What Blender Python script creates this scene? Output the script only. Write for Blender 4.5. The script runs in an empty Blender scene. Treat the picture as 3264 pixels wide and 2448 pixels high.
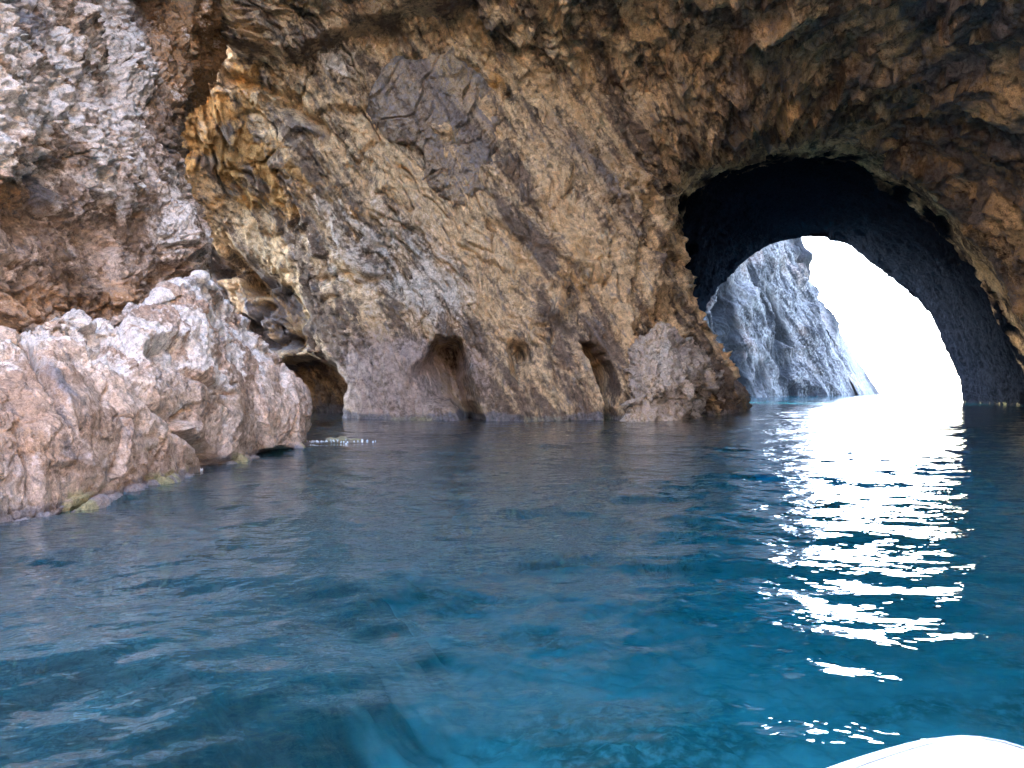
import bpy, math, random
import numpy as np

F32 = np.float32
H, YH, FPX = 1.2, 1235.0, 2716.0          # camera height, horizon row, focal length in source pixels
rng = np.random.RandomState(7)
scene = bpy.context.scene
COL = scene.collection

def at(px, py, Y):
    """point of the cave at depth Y seen in direction (px, py): layout only"""
    return ((px - 1632.0) / FPX * Y, Y, H + (YH - py) / FPX * Y)
def at0(px, Y, z=0.0):
    return ((px - 1632.0) / FPX * Y, Y, z)

# ------------------------------------------------------------------ noise
_perm = rng.permutation(256).astype(np.int32)
_perm = np.concatenate([_perm, _perm])
_grad = rng.normal(size=(256, 3)); _grad = (_grad / np.linalg.norm(_grad, axis=1)[:, None] * 1.5).astype(F32)
_rnd = rng.rand(256, 8).astype(F32)

from concurrent.futures import ThreadPoolExecutor
_pool = ThreadPoolExecutor(4)
def chunked(fn):
    """evaluate a point function in cache-sized pieces on all cores"""
    def f(P, *a, **k):
        if len(P) < 30000: return fn(P, *a, **k)
        parts = list(_pool.map(lambda c: fn(c, *a, **k), np.array_split(P, max(4, len(P) // 16000))))
        if isinstance(parts[0], tuple): return tuple(np.concatenate(x) for x in zip(*parts))
        return np.concatenate(parts)
    return f

@chunked
def perlin(P, seed=0):
    P = P.astype(F32)
    i = np.floor(P).astype(np.int32); f = P - i
    u = f * f * f * (f * (f * 6 - 15) + 10)
    i = i + seed * 17
    x0 = i[:, 0] & 255; y0 = i[:, 1] & 255; z0 = i[:, 2] & 255
    def g(dx, dy, dz):
        h = _perm[_perm[_perm[(x0 + dx) & 255] + ((y0 + dy) & 255)] + ((z0 + dz) & 255)]
        G = _grad[h]
        return G[:, 0] * (f[:, 0] - dx) + G[:, 1] * (f[:, 1] - dy) + G[:, 2] * (f[:, 2] - dz)
    def lx(dy, dz):
        a = g(0, dy, dz); b = g(1, dy, dz)
        return a + u[:, 0] * (b - a)
    def ly(dz):
        a = lx(0, dz); b = lx(1, dz)
        return a + u[:, 1] * (b - a)
    a = ly(0); b = ly(1)
    return a + u[:, 2] * (b - a)

def fbm(P, octv=4, seed=0, gain=0.5, lac=2.03):
    r = np.zeros(len(P), F32); a = 1.0; s = 1.0
    for k in range(octv):
        r += a * perlin(P * s + 13.7 * k, seed + k); a *= gain; s *= lac
    return r
def ridged(P, octv=3, seed=0):
    r = np.zeros(len(P), F32); a = 1.0; s = 1.0
    for k in range(octv):
        r += a * (0.5 - np.abs(perlin(P * s + 5.1 * k, seed + k))); a *= 0.5; s *= 2.1
    return r

@chunked
def worley(Q, seed=0, jit=0.9):
    """blocky fracture: per-cell height and tilt, and distance to the cell edge"""
    Q = Q.astype(F32)
    i = np.floor(Q).astype(np.int32); f = Q - i
    i = i + seed * 31
    n = len(Q)
    f1 = np.full(n, 9, F32); f2 = np.full(n, 9, F32); hh = np.zeros(n, F32)
    for dx in (-1, 0, 1):
        for dy in (-1, 0, 1):
            for dz in (-1, 0, 1):
                h = _perm[_perm[_perm[(i[:, 0] + dx) & 255] + ((i[:, 1] + dy) & 255)] + ((i[:, 2] + dz) & 255)]
                R = _rnd[h]
                ax = dx + .5 + (R[:, 0] - .5) * jit - f[:, 0]
                ay = dy + .5 + (R[:, 1] - .5) * jit - f[:, 1]
                az = dz + .5 + (R[:, 2] - .5) * jit - f[:, 2]
                d = ax * ax + ay * ay + az * az
                val = R[:, 3] - .5 + 0.9 * ((R[:, 4] - .5) * ax + (R[:, 5] - .5) * ay + (R[:, 6] - .5) * az)
                c = d < f1
                f2 = np.where(c, f1, np.minimum(f2, d))
                hh = np.where(c, val, hh)
                f1 = np.where(c, d, f1)
    return hh, np.sqrt(f2) - np.sqrt(f1)

def sst(a, b, x):
    t = np.clip((x - a) / (b - a), 0, 1)
    return t * t * (3 - 2 * t)

def unit(v):
    v = np.array(v, float); return v / np.linalg.norm(v)

# ------------------------------------------------------------------ surfaces
def catmull(C, n_list=None, us=None):
    """C: (K, ..., 3) control array, sampled along axis 0 at parameters us in [0, K-1]"""
    C = np.asarray(C, float); K = len(C)
    E = np.concatenate([2 * C[:1] - C[1:2], C, 2 * C[-1:] - C[-2:-1]])
    k = np.clip(np.floor(us).astype(int), 0, K - 2); t = (us - k).reshape((-1,) + (1,) * (C.ndim - 1))
    p0, p1, p2, p3 = E[k], E[k + 1], E[k + 2], E[k + 3]
    return .5 * (2 * p1 + (p2 - p0) * t + (2 * p0 - 5 * p1 + 4 * p2 - p3) * t ** 2 + (3 * p1 - p0 - 3 * p2 + p3) * t ** 3)

def seg(counts):
    return np.concatenate([k + np.arange(c) / c for k, c in enumerate(counts)] + [[len(counts)]])

def grid_normals(P):
    du = np.gradient(P, axis=0); dv = np.gradient(P, axis=1)
    N = np.cross(du, dv); N /= np.linalg.norm(N, axis=2)[..., None] + 1e-9
    return N

def link_mesh(name, V, Fq, mat, parent=None, smooth=True, attrs=None):
    me = bpy.data.meshes.new(name)
    V = np.asarray(V, F32); Fq = np.asarray(Fq, np.int32)
    me.vertices.add(len(V)); me.vertices.foreach_set('co', V.ravel())
    k = Fq.shape[1]
    me.loops.add(Fq.size); me.loops.foreach_set('vertex_index', Fq.ravel())
    me.polygons.add(len(Fq)); me.polygons.foreach_set('loop_start', np.arange(0, Fq.size, k, dtype=np.int32))
    me.polygons.foreach_set('use_smooth', np.full(len(Fq), smooth))
    me.update(calc_edges=True); me.validate()
    for an, arr in (attrs or {}).items():
        a = me.attributes.new(an, 'FLOAT_COLOR', 'POINT')
        c = np.ones((len(V), 4), F32); c[:, :3] = arr
        a.data.foreach_set('color', c.ravel())
    me.materials.append(mat)
    o = bpy.data.objects.new(name, me); COL.objects.link(o)
    if parent: o.parent = parent
    return o

def grid_faces(nu, nv, flip=False, closed_v=False):
    idx = np.arange(nu * nv).reshape(nu, nv)
    if closed_v: idx = np.concatenate([idx, idx[:, :1]], axis=1)
    a, b, c, d = idx[:-1, :-1], idx[1:, :-1], idx[1:, 1:], idx[:-1, 1:]
    q = np.stack([a, d, c, b] if flip else [a, b, c, d], axis=-1).reshape(-1, 4)
    return q

def tag(o, label, cat, group=None, kind=None):
    o['label'] = label; o['category'] = cat
    if group: o['group'] = group
    if kind: o['kind'] = kind
    return o

def poly_sdf(px, py, poly):
    """signed distance in layout pixels, positive inside"""
    poly = np.array(poly, float); n = len(poly)
    d = np.full(px.shape, 1e9); ins = np.zeros(px.shape, bool)
    for i in range(n):
        x1, y1 = poly[i]; x2, y2 = poly[(i + 1) % n]
        ex, ey = x2 - x1, y2 - y1
        wx, wy = px - x1, py - y1
        t = np.clip((wx * ex + wy * ey) / (ex * ex + ey * ey), 0, 1)
        d = np.minimum(d, (wx - ex * t) ** 2 + (wy - ey * t) ** 2)
        c = ((y1 <= py) & (y2 > py)) | ((y2 <= py) & (y1 > py))
        with np.errstate(divide='ignore', invalid='ignore'):
            xi = x1 + (py - y1) / (y2 - y1 if y2 != y1 else 1e-9) * ex
        ins ^= c & (px < xi)
    return np.where(ins, 1, -1) * np.sqrt(d)

def blob(px, py, cx, cy, rx, ry, rot=0.0):
    a = math.radians(rot); c, s = math.cos(a), math.sin(a)
    x = (px - cx) * c + (py - cy) * s; y = -(px - cx) * s + (py - cy) * c
    return np.exp(-((x / rx) ** 2 + (y / ry) ** 2))

def project(P):
    Y = np.maximum(P[..., 1], .5)
    return P[..., 0] / Y * FPX + 1632, YH - (P[..., 2] - H) / Y * FPX

# foliation of the rock: beds dip down to the right along FD
FD = unit((0.55, 0.10, -0.83)); FN = unit(np.cross(FD, (0, 1, 0.12))); FM = np.cross(FD, FN)

def fol(P, la, lb, lc):
    return np.stack([P @ FD / la, P @ FN / lb, P @ FM / lc], axis=-1).astype(F32)

def rock(P, s=1.0, seed=0, low=.5, b1=.4, b2=.2, b3=.08, st=.25, fine=.05, elong=(3.2, 1.0, 2.0)):
    """displacement in metres along the normal, feature size s"""
    W = np.stack([fbm(P / (3.0 * s), 3, seed + 1), fbm(P / (3.0 * s) + 31, 3, seed + 2), fbm(P / (3.0 * s) + 57, 3, seed + 3)], -1)
    Q = P + W * .75 * s
    r = low * fbm(P / (5.0 * s), 4, seed + 4)
    ea, eb, ec = elong
    h, e = worley(fol(Q, ea * 1.0 * s, eb * 1.0 * s, ec * s), seed + 5)
    patch = sst(-.25, .35, fbm(P / (4.0 * s) + 9, 3, seed + 9))
    r += b1 * h * (.35 + .65 * patch) * sst(0, .10, e) - .10 * b1 * (1 - sst(0, .10, e))
    h, e = worley(fol(Q + .1 * s * W[:, ::-1], ea * .36 * s, eb * .33 * s, ec * .36 * s), seed + 6)
    r += b2 * h * (.3 + .7 * sst(-.3, .3, fbm(P / (2.5 * s) + 3, 3, seed + 10))) - .12 * b2 * (1 - sst(0, .14, e))
    if b3 > 0:
        h, e = worley(fol(Q, ea * .13 * s, eb * .12 * s, ec * .13 * s), seed + 7)
        r += b3 * h
    r += st * ridged(fol(Q, 3.4 * s, .55 * s, 1.8 * s), 3, seed + 8) * (.3 + .7 * (1 - patch))
    r += fine * fbm(P / (.35 * s), 4, seed + 12, gain=.6)
    return r

def beds(P, s, seed):
    """overlapping slabs along the bedding, each stepping out over the one below; 0..1"""
    ph = (P @ FN) / s + 1.0 * fbm(P / (4.5 * s), 3, seed) + .30 * fbm(P / (1.3 * s), 3, seed + 3)
    k = np.floor(ph); fr = (ph - k).astype(F32)
    cut = fbm(fol(P, 4.0 * s, 99, 2.2 * s) + (k * 7.3)[:, None].astype(F32), 3, seed + 6)      # slabs end along their length
    return (1 - fr) * sst(0, .10, fr) * sst(-.18, .02, cut)

# ------------------------------------------------------------------ materials
def mat_new(name):
    m = bpy.data.materials.new(name); m.use_nodes = True
    nt = m.node_tree; nt.nodes.clear()
    return m, nt
class NB:
    def __init__(s, nt): s.nt = nt
    def n(s, typ, **kw):
        nd = s.nt.nodes.new(typ)
        for k, v in kw.items(): setattr(nd, k, v)
        return nd
    def set(s, sock, v):
        if isinstance(v, bpy.types.NodeSocket): s.nt.links.new(v, sock)
        elif v is not None: sock.default_value = v
    def math(s, op, a, b=None, c=None, clamp=False):
        nd = s.n('ShaderNodeMath', operation=op, use_clamp=clamp)
        s.set(nd.inputs[0], a)
        if b is not None: s.set(nd.inputs[1], b)
        if c is not None: s.set(nd.inputs[2], c)
        return nd.outputs[0]
    def vmath(s, op, a, b=None):
        nd = s.n('ShaderNodeVectorMath', operation=op)
        s.set(nd.inputs[0], a)
        if b is not None: s.set(nd.inputs[1], b)
        return nd.outputs['Value'] if op == 'DOT_PRODUCT' else nd.outputs[0]
    def mix(s, f, a, b, mode='MIX'):
        nd = s.n('ShaderNodeMix', data_type='RGBA', blend_type=mode)
        s.set(nd.inputs[0], f); s.set(nd.inputs[6], a); s.set(nd.inputs[7], b)
        return nd.outputs[2]
    def noise(s, vec, scale, detail=4, rough=.55, dist=0.0):
        nd = s.n('ShaderNodeTexNoise')
        s.set(nd.inputs['Vector'], vec); nd.inputs['Scale'].default_value = scale
        nd.inputs['Detail'].default_value = detail; nd.inputs['Roughness'].default_value = rough
        nd.inputs['Distortion'].default_value = dist
        return nd.outputs['Fac']
    def step(s, v, a, b):
        nd = s.n('ShaderNodeMapRange', interpolation_type='SMOOTHSTEP')
        s.set(nd.inputs[0], v); nd.inputs[1].default_value = a; nd.inputs[2].default_value = b
        return nd.outputs[0]

def c4(r, g, b): return (r, g, b, 1.0)

def rock_material(name, sand, brown, slate, ochre, pale, pink, navy, tex=1.0, bump=.8, spec=.10):
    """masks A = ochre, slate, pale; B = pink, navy, algae"""
    m, nt = mat_new(name); b = NB(nt)
    co = b.n('ShaderNodeTexCoord').outputs['Object']
    def dot(v, k): return b.math('MULTIPLY', b.vmath('DOT_PRODUCT', co, tuple(v)), k * tex)
    cmb = b.n('ShaderNodeCombineXYZ')
    b.set(cmb.inputs[0], dot(FD, .28)); b.set(cmb.inputs[1], dot(FN, 1.15)); b.set(cmb.inputs[2], dot(FM, .55))
    fo = cmb.outputs[0]
    A = b.n('ShaderNodeAttribute', attribute_name='mask_a').outputs['Color']
    B = b.n('ShaderNodeAttribute', attribute_name='mask_b').outputs['Color']
    sa = b.n('ShaderNodeSeparateColor'); b.set(sa.inputs[0], A)
    sb = b.n('ShaderNodeSeparateColor'); b.set(sb.inputs[0], B)
    big = b.noise(co, .30 * tex, 5, .6)
    streak = b.noise(fo, 1.1, 7, .62, .35)
    streak2 = b.noise(fo, 3.6, 6, .65, .2)
    fine = b.noise(co, 5.5 * tex, 7, .68)
    grain = b.noise(co, 24 * tex, 5, .7)
    bandv = b.vmath('MULTIPLY', fo, (.5, 1.0, .7))
    band = b.noise(bandv, .62, 4, .5, .5)
    v0 = b.math('MULTIPLY', b.math('SUBTRACT', band, .5), .55)
    v = b.math('ADD', b.math('ADD', v0, b.math('MULTIPLY', streak, .55)), b.math('ADD', b.math('MULTIPLY', streak2, .25), b.math('MULTIPLY', fine, .20)))
    col = b.mix(b.step(v, .425, .56), c4(*brown), c4(*sand))
    def layer(col, mask, colour, k=1.3, src=None, cap=.9):
        w = b.math('ADD', mask, b.math('MULTIPLY', b.math('SUBTRACT', src or fine, .5), k))
        w = b.math('ADD', w, b.math('MULTIPLY', b.math('SUBTRACT', streak, .5), k))
        return b.mix(b.math('MULTIPLY', b.step(w, .28, .80), cap), col, c4(*colour))
    # everyday mineral variety: grey beds and rusty seams that follow the bedding
    col = b.mix(b.math('MULTIPLY', b.step(streak2, .54, .66), .65), col, c4(*slate))
    col = b.mix(b.math('MULTIPLY', b.step(b.math('MULTIPLY', big, streak), .27, .40), .40), col, c4(*ochre))
    col = layer(col, sa.outputs[0], ochre)
    col = layer(col, sa.outputs[2], pale)
    col = layer(col, sb.outputs[0], pink)
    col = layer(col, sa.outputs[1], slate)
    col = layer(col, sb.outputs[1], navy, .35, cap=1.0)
    col = layer(col, sb.outputs[2], (.30, .26, .13), .8)
    # grain and flecks
    g = b.math('ADD', b.math('MULTIPLY', fine, 1.0), b.math('MULTIPLY', grain, .9))
    g = b.math('ADD', b.math('MULTIPLY', b.math('SUBTRACT', g, .95), 2.5), 1.0)
    gg = b.n('ShaderNodeCombineColor')
    for i in range(3): b.set(gg.inputs[i], g)
    col = b.mix(.9, col, gg.outputs[0], 'MULTIPLY')
    hgt = b.math('ADD', b.math('MULTIPLY', streak2, .7), b.math('ADD', b.math('MULTIPLY', fine, .8), b.math('MULTIPLY', grain, .22)))
    bp = b.n('ShaderNodeBump'); bp.inputs['Strength'].default_value = bump; bp.inputs['Distance'].default_value = .26 / tex
    b.set(bp.inputs['Height'], hgt)
    p = b.n('ShaderNodeBsdfPrincipled'); b.set(p.inputs['Base Color'], col)
    p.inputs['Roughness'].default_value = .8; p.inputs['Specular IOR Level'].default_value = spec
    b.set(p.inputs['Normal'], bp.outputs[0])
    out = b.n('ShaderNodeOutputMaterial'); nt.links.new(p.outputs[0], out.inputs[0])
    return m

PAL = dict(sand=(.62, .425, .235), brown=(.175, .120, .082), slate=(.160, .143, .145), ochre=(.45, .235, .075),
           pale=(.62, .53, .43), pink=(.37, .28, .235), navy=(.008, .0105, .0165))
M_WALL = rock_material('cave_rock', tex=1.0, **PAL)
M_TUNNEL = rock_material('shade_painted_rock', tex=1.0, spec=0.0, **PAL)  # wall rock without specular; the navy mask paints its shade
M_CLIFF = rock_material('pale_crusty_rock', tex=2.2, **{**PAL, 'sand': (.53, .39, .29), 'brown': (.24, .160, .108), 'pale': (.64, .54, .45), 'slate': (.15, .137, .142), 'ochre': (.36, .185, .075)})
M_LEDGE = rock_material('pinkish_ledge_rock', tex=2.2, **{**PAL, 'sand': (.62, .465, .355), 'brown': (.38, .255, .18), 'pale': (.72, .63, .55), 'slate': (.18, .160, .162), 'ochre': (.40, .225, .12)})
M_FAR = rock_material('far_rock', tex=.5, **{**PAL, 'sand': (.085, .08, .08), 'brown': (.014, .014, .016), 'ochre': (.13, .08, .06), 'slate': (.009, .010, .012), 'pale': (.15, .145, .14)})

def masks(n): return np.zeros((n, 3), F32), np.zeros((n, 3), F32)

# ------------------------------------------------------------------ the cave: rings round the tunnel opening
def ring(pts):
    r = []
    for p in pts:
        r.append(at0(*p) if len(p) == 2 else at(*p))
    L0 = (r[0][0] - .4, r[0][1] - .8, -9.0); R0 = (r[-1][0] + .4, r[-1][1] - .8, -9.0)
    return np.array([L0] + r + [R0])
RE = ring([(2250, 69.3)] + [(x, y, 69.3) for x, y in ((2235, 1080), (2265, 940), (2390, 820), (2480, 772), (2580, 758), (2700, 782), (2810, 862), (2930, 960), (3020, 1120))] + [(3070, 69.3)])
RA = ring([(2345, 43), (2265, 1120, 42), (2190, 930, 41), (2125, 640, 40), (2230, 505, 40.5), (2480, 445, 42), (2720, 445, 43), (2920, 560, 44), (3110, 790, 44), (3290, 1050, 43.5), (3400, 43)])
W1 = ring([(2150, 33), (2110, 1120, 33.5), (2060, 900, 34), (1990, 640, 34.5), (2080, 430, 35.5), (2430, 320, 36.5), (2780, 310, 36.5), (3040, 430, 37.5), (3270, 700, 39), (3480, 1000, 38), (3640, 37)])
W2 = ring([(1700, 31), (1670, 1120, 31.5), (1620, 870, 32), (1580, 550, 32.5), (1720, 210, 33.5), (2250, 50, 31), (2800, 20, 28.5), (3200, 150, 28.5), (3560, 520, 28.5), (3820, 950, 28.5), (3960, 28)])
W3 = ring([(1300, 31.6), (1260, 1120, 32.2), (1200, 850, 33), (1150, 450, 32.7), (1300, 0, 31), (2000, -350, 26), (2800, -400, 22.5), (3400, -200, 22.5), (3900, 300, 22.5), (4250, 850, 22), (4400, 21.5)])
W4 = ring([(900, 35), (870, 1100, 36.2), (820, 830, 36), (770, 420, 33), (850, -150, 28.5), (1800, -900, 21.5), (2800, -1000, 17), (3800, -700, 17), (4500, 0, 17), (4950, 750, 16.5), (5150, 15.5)])
W5 = ring([(450, 37), (440, 1050, 37.5), (420, 800, 36), (400, 300, 31), (450, -500, 29), (1700, -1500, 18), (2900, -2000, 12), (4400, -1700, 10), (5700, -600, 10.5), (6600, 600, 9.5), (7000, 9)])
W5b = np.array([(-18, 36.5, -9), (-17.5, 37, 0), (-17, 37, 5), (-17.5, 35, 9.5), (-16, 31, 17), (-14, 27, 25), (.3, 13.5, 21), (5.5, 1, 14.5), (8.5, -6, 9.5), (11.5, -11, 6.5), (14.5, -13, 3), (15, -14, 0), (15.4, -14, -9)], float)  # unseen vault edge, drawn out behind the camera to darken the roof
cen = np.array((8., 0, 0)); W6 = cen + (W5b - cen) * np.array((3.4, 1, 3.4)) - np.array((0, 1.5, 0))  # unseen cliff above the mouth, made tall to keep the sun out
W6[:, 2] = np.where(W5b[:, 2] < 0.1, W5b[:, 2], W6[:, 2])
ce = np.array((25.5, 0, 0)); RX = ce + (RE - ce) * np.array((1.9, 1, 1.9)) + np.array((0, 2.0, 0))
mid = (RE + RA) / 2; cm = np.array((22.5, 0, 3.5)); RM = mid + (mid - cm) * np.array((.10, 0, .10))

# angular samples, evenly by arc length of the middle wall ring
tt = np.linspace(0, 12, 1201); cw = catmull(W2, us=tt)
al = np.concatenate([[0], np.cumsum(np.linalg.norm(np.diff(cw, axis=0), axis=1))])
vis = np.interp(np.linspace(0, 1, 1201), [0, 1], [0, 1])
dens = np.where(tt < 6.5, 1.0, .62); al = np.concatenate([[0], np.cumsum(np.diff(al) * dens[1:])])
NT = 1000
ts = np.interp(np.linspace(0, al[-1], NT), al, tt)

def sample(rings, counts, lin=False):
    C = np.stack(rings)                                   # rings x 13 x 3
    us = seg(counts)
    S = catmull(np.transpose(C, (1, 0, 2)), us=ts)         # NT x rings x 3
    S = np.transpose(S, (1, 0, 2))
    if lin:
        k = np.clip(np.floor(us).astype(int), 0, len(rings) - 2); t = (us - k)[:, None, None]
        return S[k] * (1 - t) + S[k + 1] * t
    return catmull(S, us=us)
tun = sample([RE, RM, RA], [90, 90])
wal = sample([RA, W1, W2, W3, W4, W5, W5b], [120, 150, 140, 140, 70, 30])
exo = sample([RX, RE], [14], lin=True)
fac = sample([W5b, W6], [24], lin=True)
# soften the crease at the arch edge, then join all rings into one sheet
base = np.concatenate([exo[:-1], tun[:-1], wal[:-1], fac])
i_edge = len(exo) - 1 + len(tun) - 1
i_exit = len(exo) - 1
sm = base.copy()
for _ in range(6):
    sm[1:-1] = .25 * sm[:-2] + .5 * sm[1:-1] + .25 * sm[2:]
w = np.exp(-((np.arange(len(base)) - i_edge) / 10.0) ** 2)[:, None, None]
base = base * (1 - w) + sm * w
NR = len(base)
Nn = grid_normals(base)
iw = i_edge + 200
if np.dot(Nn[iw, NT // 4], np.array((0, 0, H)) - base[iw, NT // 4]) < 0: Nn = -Nn
FLIPW = None
Pf = base.reshape(-1, 3); Nf = Nn.reshape(-1, 3)
pxf, pyf = project(Pf)
ringid = np.repeat(np.arange(NR), NT)
in_tun = sst(i_edge + 12, i_edge - 10, ringid.astype(float))

d = rock(Pf, 1.0, seed=0, low=.75, b1=.60, b2=.32, b3=.13, st=.10, fine=.055)
bedw = sst(1050, 1500, pxf) * .75 + .25
bedw = bedw * (.45 + .9 * sst(-.4, .4, fbm(Pf / 4, 3, 46)))
def cracks(P, s, seed):
    k = .5 - np.abs(perlin(fol(P + .25 * s * np.stack([fbm(P / s, 2, seed + 1)] * 3, -1), 3.6 * s, .9 * s, 2.0 * s), seed))
    return sst(.455, .498, k) * sst(-.1, .25, fbm(P / (2.2 * s), 3, seed + 5))
d -= (1 - in_tun) * (.40 * cracks(Pf, 1.5, 360) + .22 * cracks(Pf, .6, 370))
d += bedw * (1 - in_tun) * (.48 * beds(Pf, 1.05, 300) + .22 * beds(Pf, .45, 320))
# roof: stronger stepped ledges that run along the beds
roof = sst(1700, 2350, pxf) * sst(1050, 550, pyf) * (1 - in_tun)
d = d * (1 - .66 * roof) + roof * (.85 * beds(Pf, 1.8, 340) + .42 * beds(Pf, .8, 350) + .12 * fbm(Pf / .7, 4, 352))
# fluted water-worn foot of the wall
foot = sst(1020, 1180, pyf) * sst(1050, 1150, pxf) * sst(2150, 1950, pxf) * (1 - in_tun)
flute = ridged(np.stack([(Pf[:, 0] + .25 * Pf[:, 2]) / .55, Pf[:, 1] / 6, Pf[:, 2] / 4.5], -1), 3, 60)
d = d * (1 - .68 * foot) + foot * .40 * flute
d = d * (1 - .50 * in_tun) + in_tun * .10 * fbm(Pf / .9, 4, 66)
d *= 1 - .55 * np.exp(-((ringid - i_edge) / 9.0) ** 2)
ff = sst(i_exit + 3, i_exit - 3, ringid.astype(float)); d *= (1 - .5 * ff)
PD = Pf + Nf * d[:, None]

# hollows worn into the foot, pushed in along the ground away from the open side
wob = 16 * fbm(Pf / 1.2, 4, 70)
HK = np.zeros(len(Pf), F32)
def hollow(poly, depth, w, gx=None):
    s = poly_sdf(pxf, pyf, poly) + wob
    k = sst(0, w, s)
    if gx is not None: k = k * gx(pxf, pyf)
    k = k * (1 - in_tun) * (pxf < 2100)
    PD[:, 1] += depth * k
    PD[:, 0] -= depth * k * .10
    np.maximum(HK, k, out=HK)
    return k
h1 = hollow([(760, 1135), (905, 1122), (1000, 1108), (1060, 1115), (1098, 1150), (1112, 1200), (1110, 1250), (1090, 1295), (1078, 1420), (760, 1420)], 7.0, 46)
hollow([(1350, 1092), (1385, 1062), (1440, 1055), (1480, 1080), (1500, 1150), (1525, 1240), (1548, 1420), (1515, 1420), (1440, 1300), (1300, 1340), (1270, 1250)], 5.0, 46,
       lambda x, y: .06 + .94 * sst(1270, 1530, x + .28 * (1335 - y) - 20) ** 1.6)
hollow([(1590, 1080), (1640, 1075), (1680, 1105), (1698, 1160), (1690, 1230), (1650, 1250), (1610, 1210)], 2.0, 45, lambda x, y: .2 + .8 * sst(1600, 1690, x))
hollow([(1825, 1092), (1850, 1072), (1895, 1085), (1938, 1130), (1968, 1200), (1972, 1260), (1962, 1420), (1925, 1420), (1900, 1250), (1870, 1160)], 4.6, 45,
       lambda x, y: .15 + .85 * sst(1840, 1940, x + .10 * (1335 - y)))
hollow([(1515, 1310), (1530, 1290), (1552, 1345), (1560, 1420), (1515, 1420)], 1.5, 20)
hollow([(1805, 1330), (1815, 1318), (1826, 1345), (1826, 1420), (1800, 1420)], .9, 14)
# rough rock inside the first hollow
sub = np.where(HK > .02)[0]
PD[sub, 1] -= HK[sub] * rock(PD[sub], .8, seed=63, low=.5, b1=.7, b2=.3, b3=.1, st=.2, fine=.05)
# the wall falls back under a lip at the left
lip = np.interp(pxf, [500, 600, 760, 900, 960, 1010], [640, 690, 770, 850, 930, 1080])
under = sst(0, 110, pyf + wob * 1.5 - lip) * sst(1010, 940, pxf) * sst(1160, 1080, pyf) * (1 - in_tun) * (ringid > i_edge)
under = under * (.75 + .5 * sst(-.3, .3, fbm(Pf / 1.8, 3, 72)))
PD[:, 1] += 3.4 * under
sub = np.where(under > .02)[0]
PD[sub, 1] -= under[sub] * (rock(PD[sub], .8, seed=67, low=.6, b1=1.0, b2=.45, b3=.14, st=.1, fine=.05) + .5 * beds(PD[sub], 1.0, 380))
# thin lines of overhang across the left of the wall
for xs, ys, dep in (([700, 820, 930, 990, 1050], [215, 255, 290, 330, 400], .7), ([820, 1000, 1180, 1240], [300, 340, 330, 400], .45), ([1000, 1120, 1230], [880, 850, 880], .4)):
    ly = np.interp(pxf, xs, ys); k = sst(0, 10, pyf + wob - ly) * sst(70, 10, pyf + wob - ly) * (pxf > xs[0]) * (pxf < xs[-1]) * (ringid > i_edge)
    PD[:, 1] += dep * k

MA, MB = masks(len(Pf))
nz = np.clip(.75 + .9 * fbm(Pf / 1.1, 4, 84), .15, 1.35); nz2 = np.clip(.75 + .9 * fbm(fol(Pf, 2.4, .7, 1.6), 4, 86), .1, 1.4)
jn = fbm(Pf / 1.6, 4, 80)
wl = (1 - in_tun)
MA[:, 0] = wl * np.clip(.95 * blob(pxf, pyf, 640, 250, 260, 340) + .75 * blob(pxf, pyf, 800, 590, 210, 130, 25) + .55 * blob(pxf, pyf, 1560, 200, 60, 200, -8) + .55 * blob(pxf, pyf, 1150, 640, 300, 120, 20) + .45 * blob(pxf, pyf, 1850, 850, 200, 260) + .3 * blob(pxf, pyf, 1450, 900, 250, 150), 0, 1) * nz * .92
MA[:, 1] = wl * np.clip(.75 * blob(pxf, pyf, 780, 850, 200, 130, 35) + .8 * blob(pxf, pyf, 1000, 420, 90, 50, 20) + .5 * blob(pxf, pyf, 1850, 560, 70, 170, -25) + .45 * blob(pxf, pyf, 1700, 330, 60, 240, -22) + .58 * roof + .75 * sst(2750, 3000, pxf) + .7 * h1, 0, 1) * nz2 * .8  # slate patches, plus roof, right strip and hollow darkened in place of shade
MA[:, 2] = wl * np.clip(.8 * blob(pxf, pyf, 1120, 760, 200, 130, 30) + .7 * blob(pxf, pyf, 1080, 190, 170, 70, -20) + .5 * blob(pxf, pyf, 1330, 900, 260, 120, 25) + .35 * blob(pxf, pyf, 1500, 800, 500, 300), 0, 1) * nz2 * .80
MB[:, 0] = wl * np.clip(.9 * blob(pxf, pyf, 1230, 1200, 210, 170) + .5 * foot * sst(1700, 1500, pxf), 0, 1) * .8
MA[:, 1] = np.maximum(MA[:, 1], wl * .85 * under * nz2)  # hollow under the lip: its shade is put into the slate mask
MB[:, 1] = sst(i_edge - 2, i_edge - 58, ringid + 26 * jn)  # near-black navy colours the tunnel's darkness into the rock
MB[:, 2] = .55 * sst(.35, .05, PD[:, 2]) * sst(-.2, .4, jn)

MA[:, 1] = np.maximum(MA[:, 1], .8 * sst(.42, .14, PD[:, 2] + .25 * jn))
allF = grid_faces(NR, NT)
# face orientation follows the normals
fr = allF.reshape(NR - 1, NT - 1, 4)
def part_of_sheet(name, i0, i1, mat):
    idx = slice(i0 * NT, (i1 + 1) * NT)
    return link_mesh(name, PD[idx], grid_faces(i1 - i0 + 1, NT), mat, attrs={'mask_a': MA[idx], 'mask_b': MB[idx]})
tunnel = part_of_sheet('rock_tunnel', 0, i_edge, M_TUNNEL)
tag(tunnel, 'rock tunnel in blue black shade leading through the wall to bright white daylight', 'tunnel')
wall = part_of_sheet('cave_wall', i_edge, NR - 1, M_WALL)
tag(wall, 'huge sandy brown cave wall with slanting beds and worn hollows at its foot, curving into a dark roof', 'rock wall')

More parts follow.
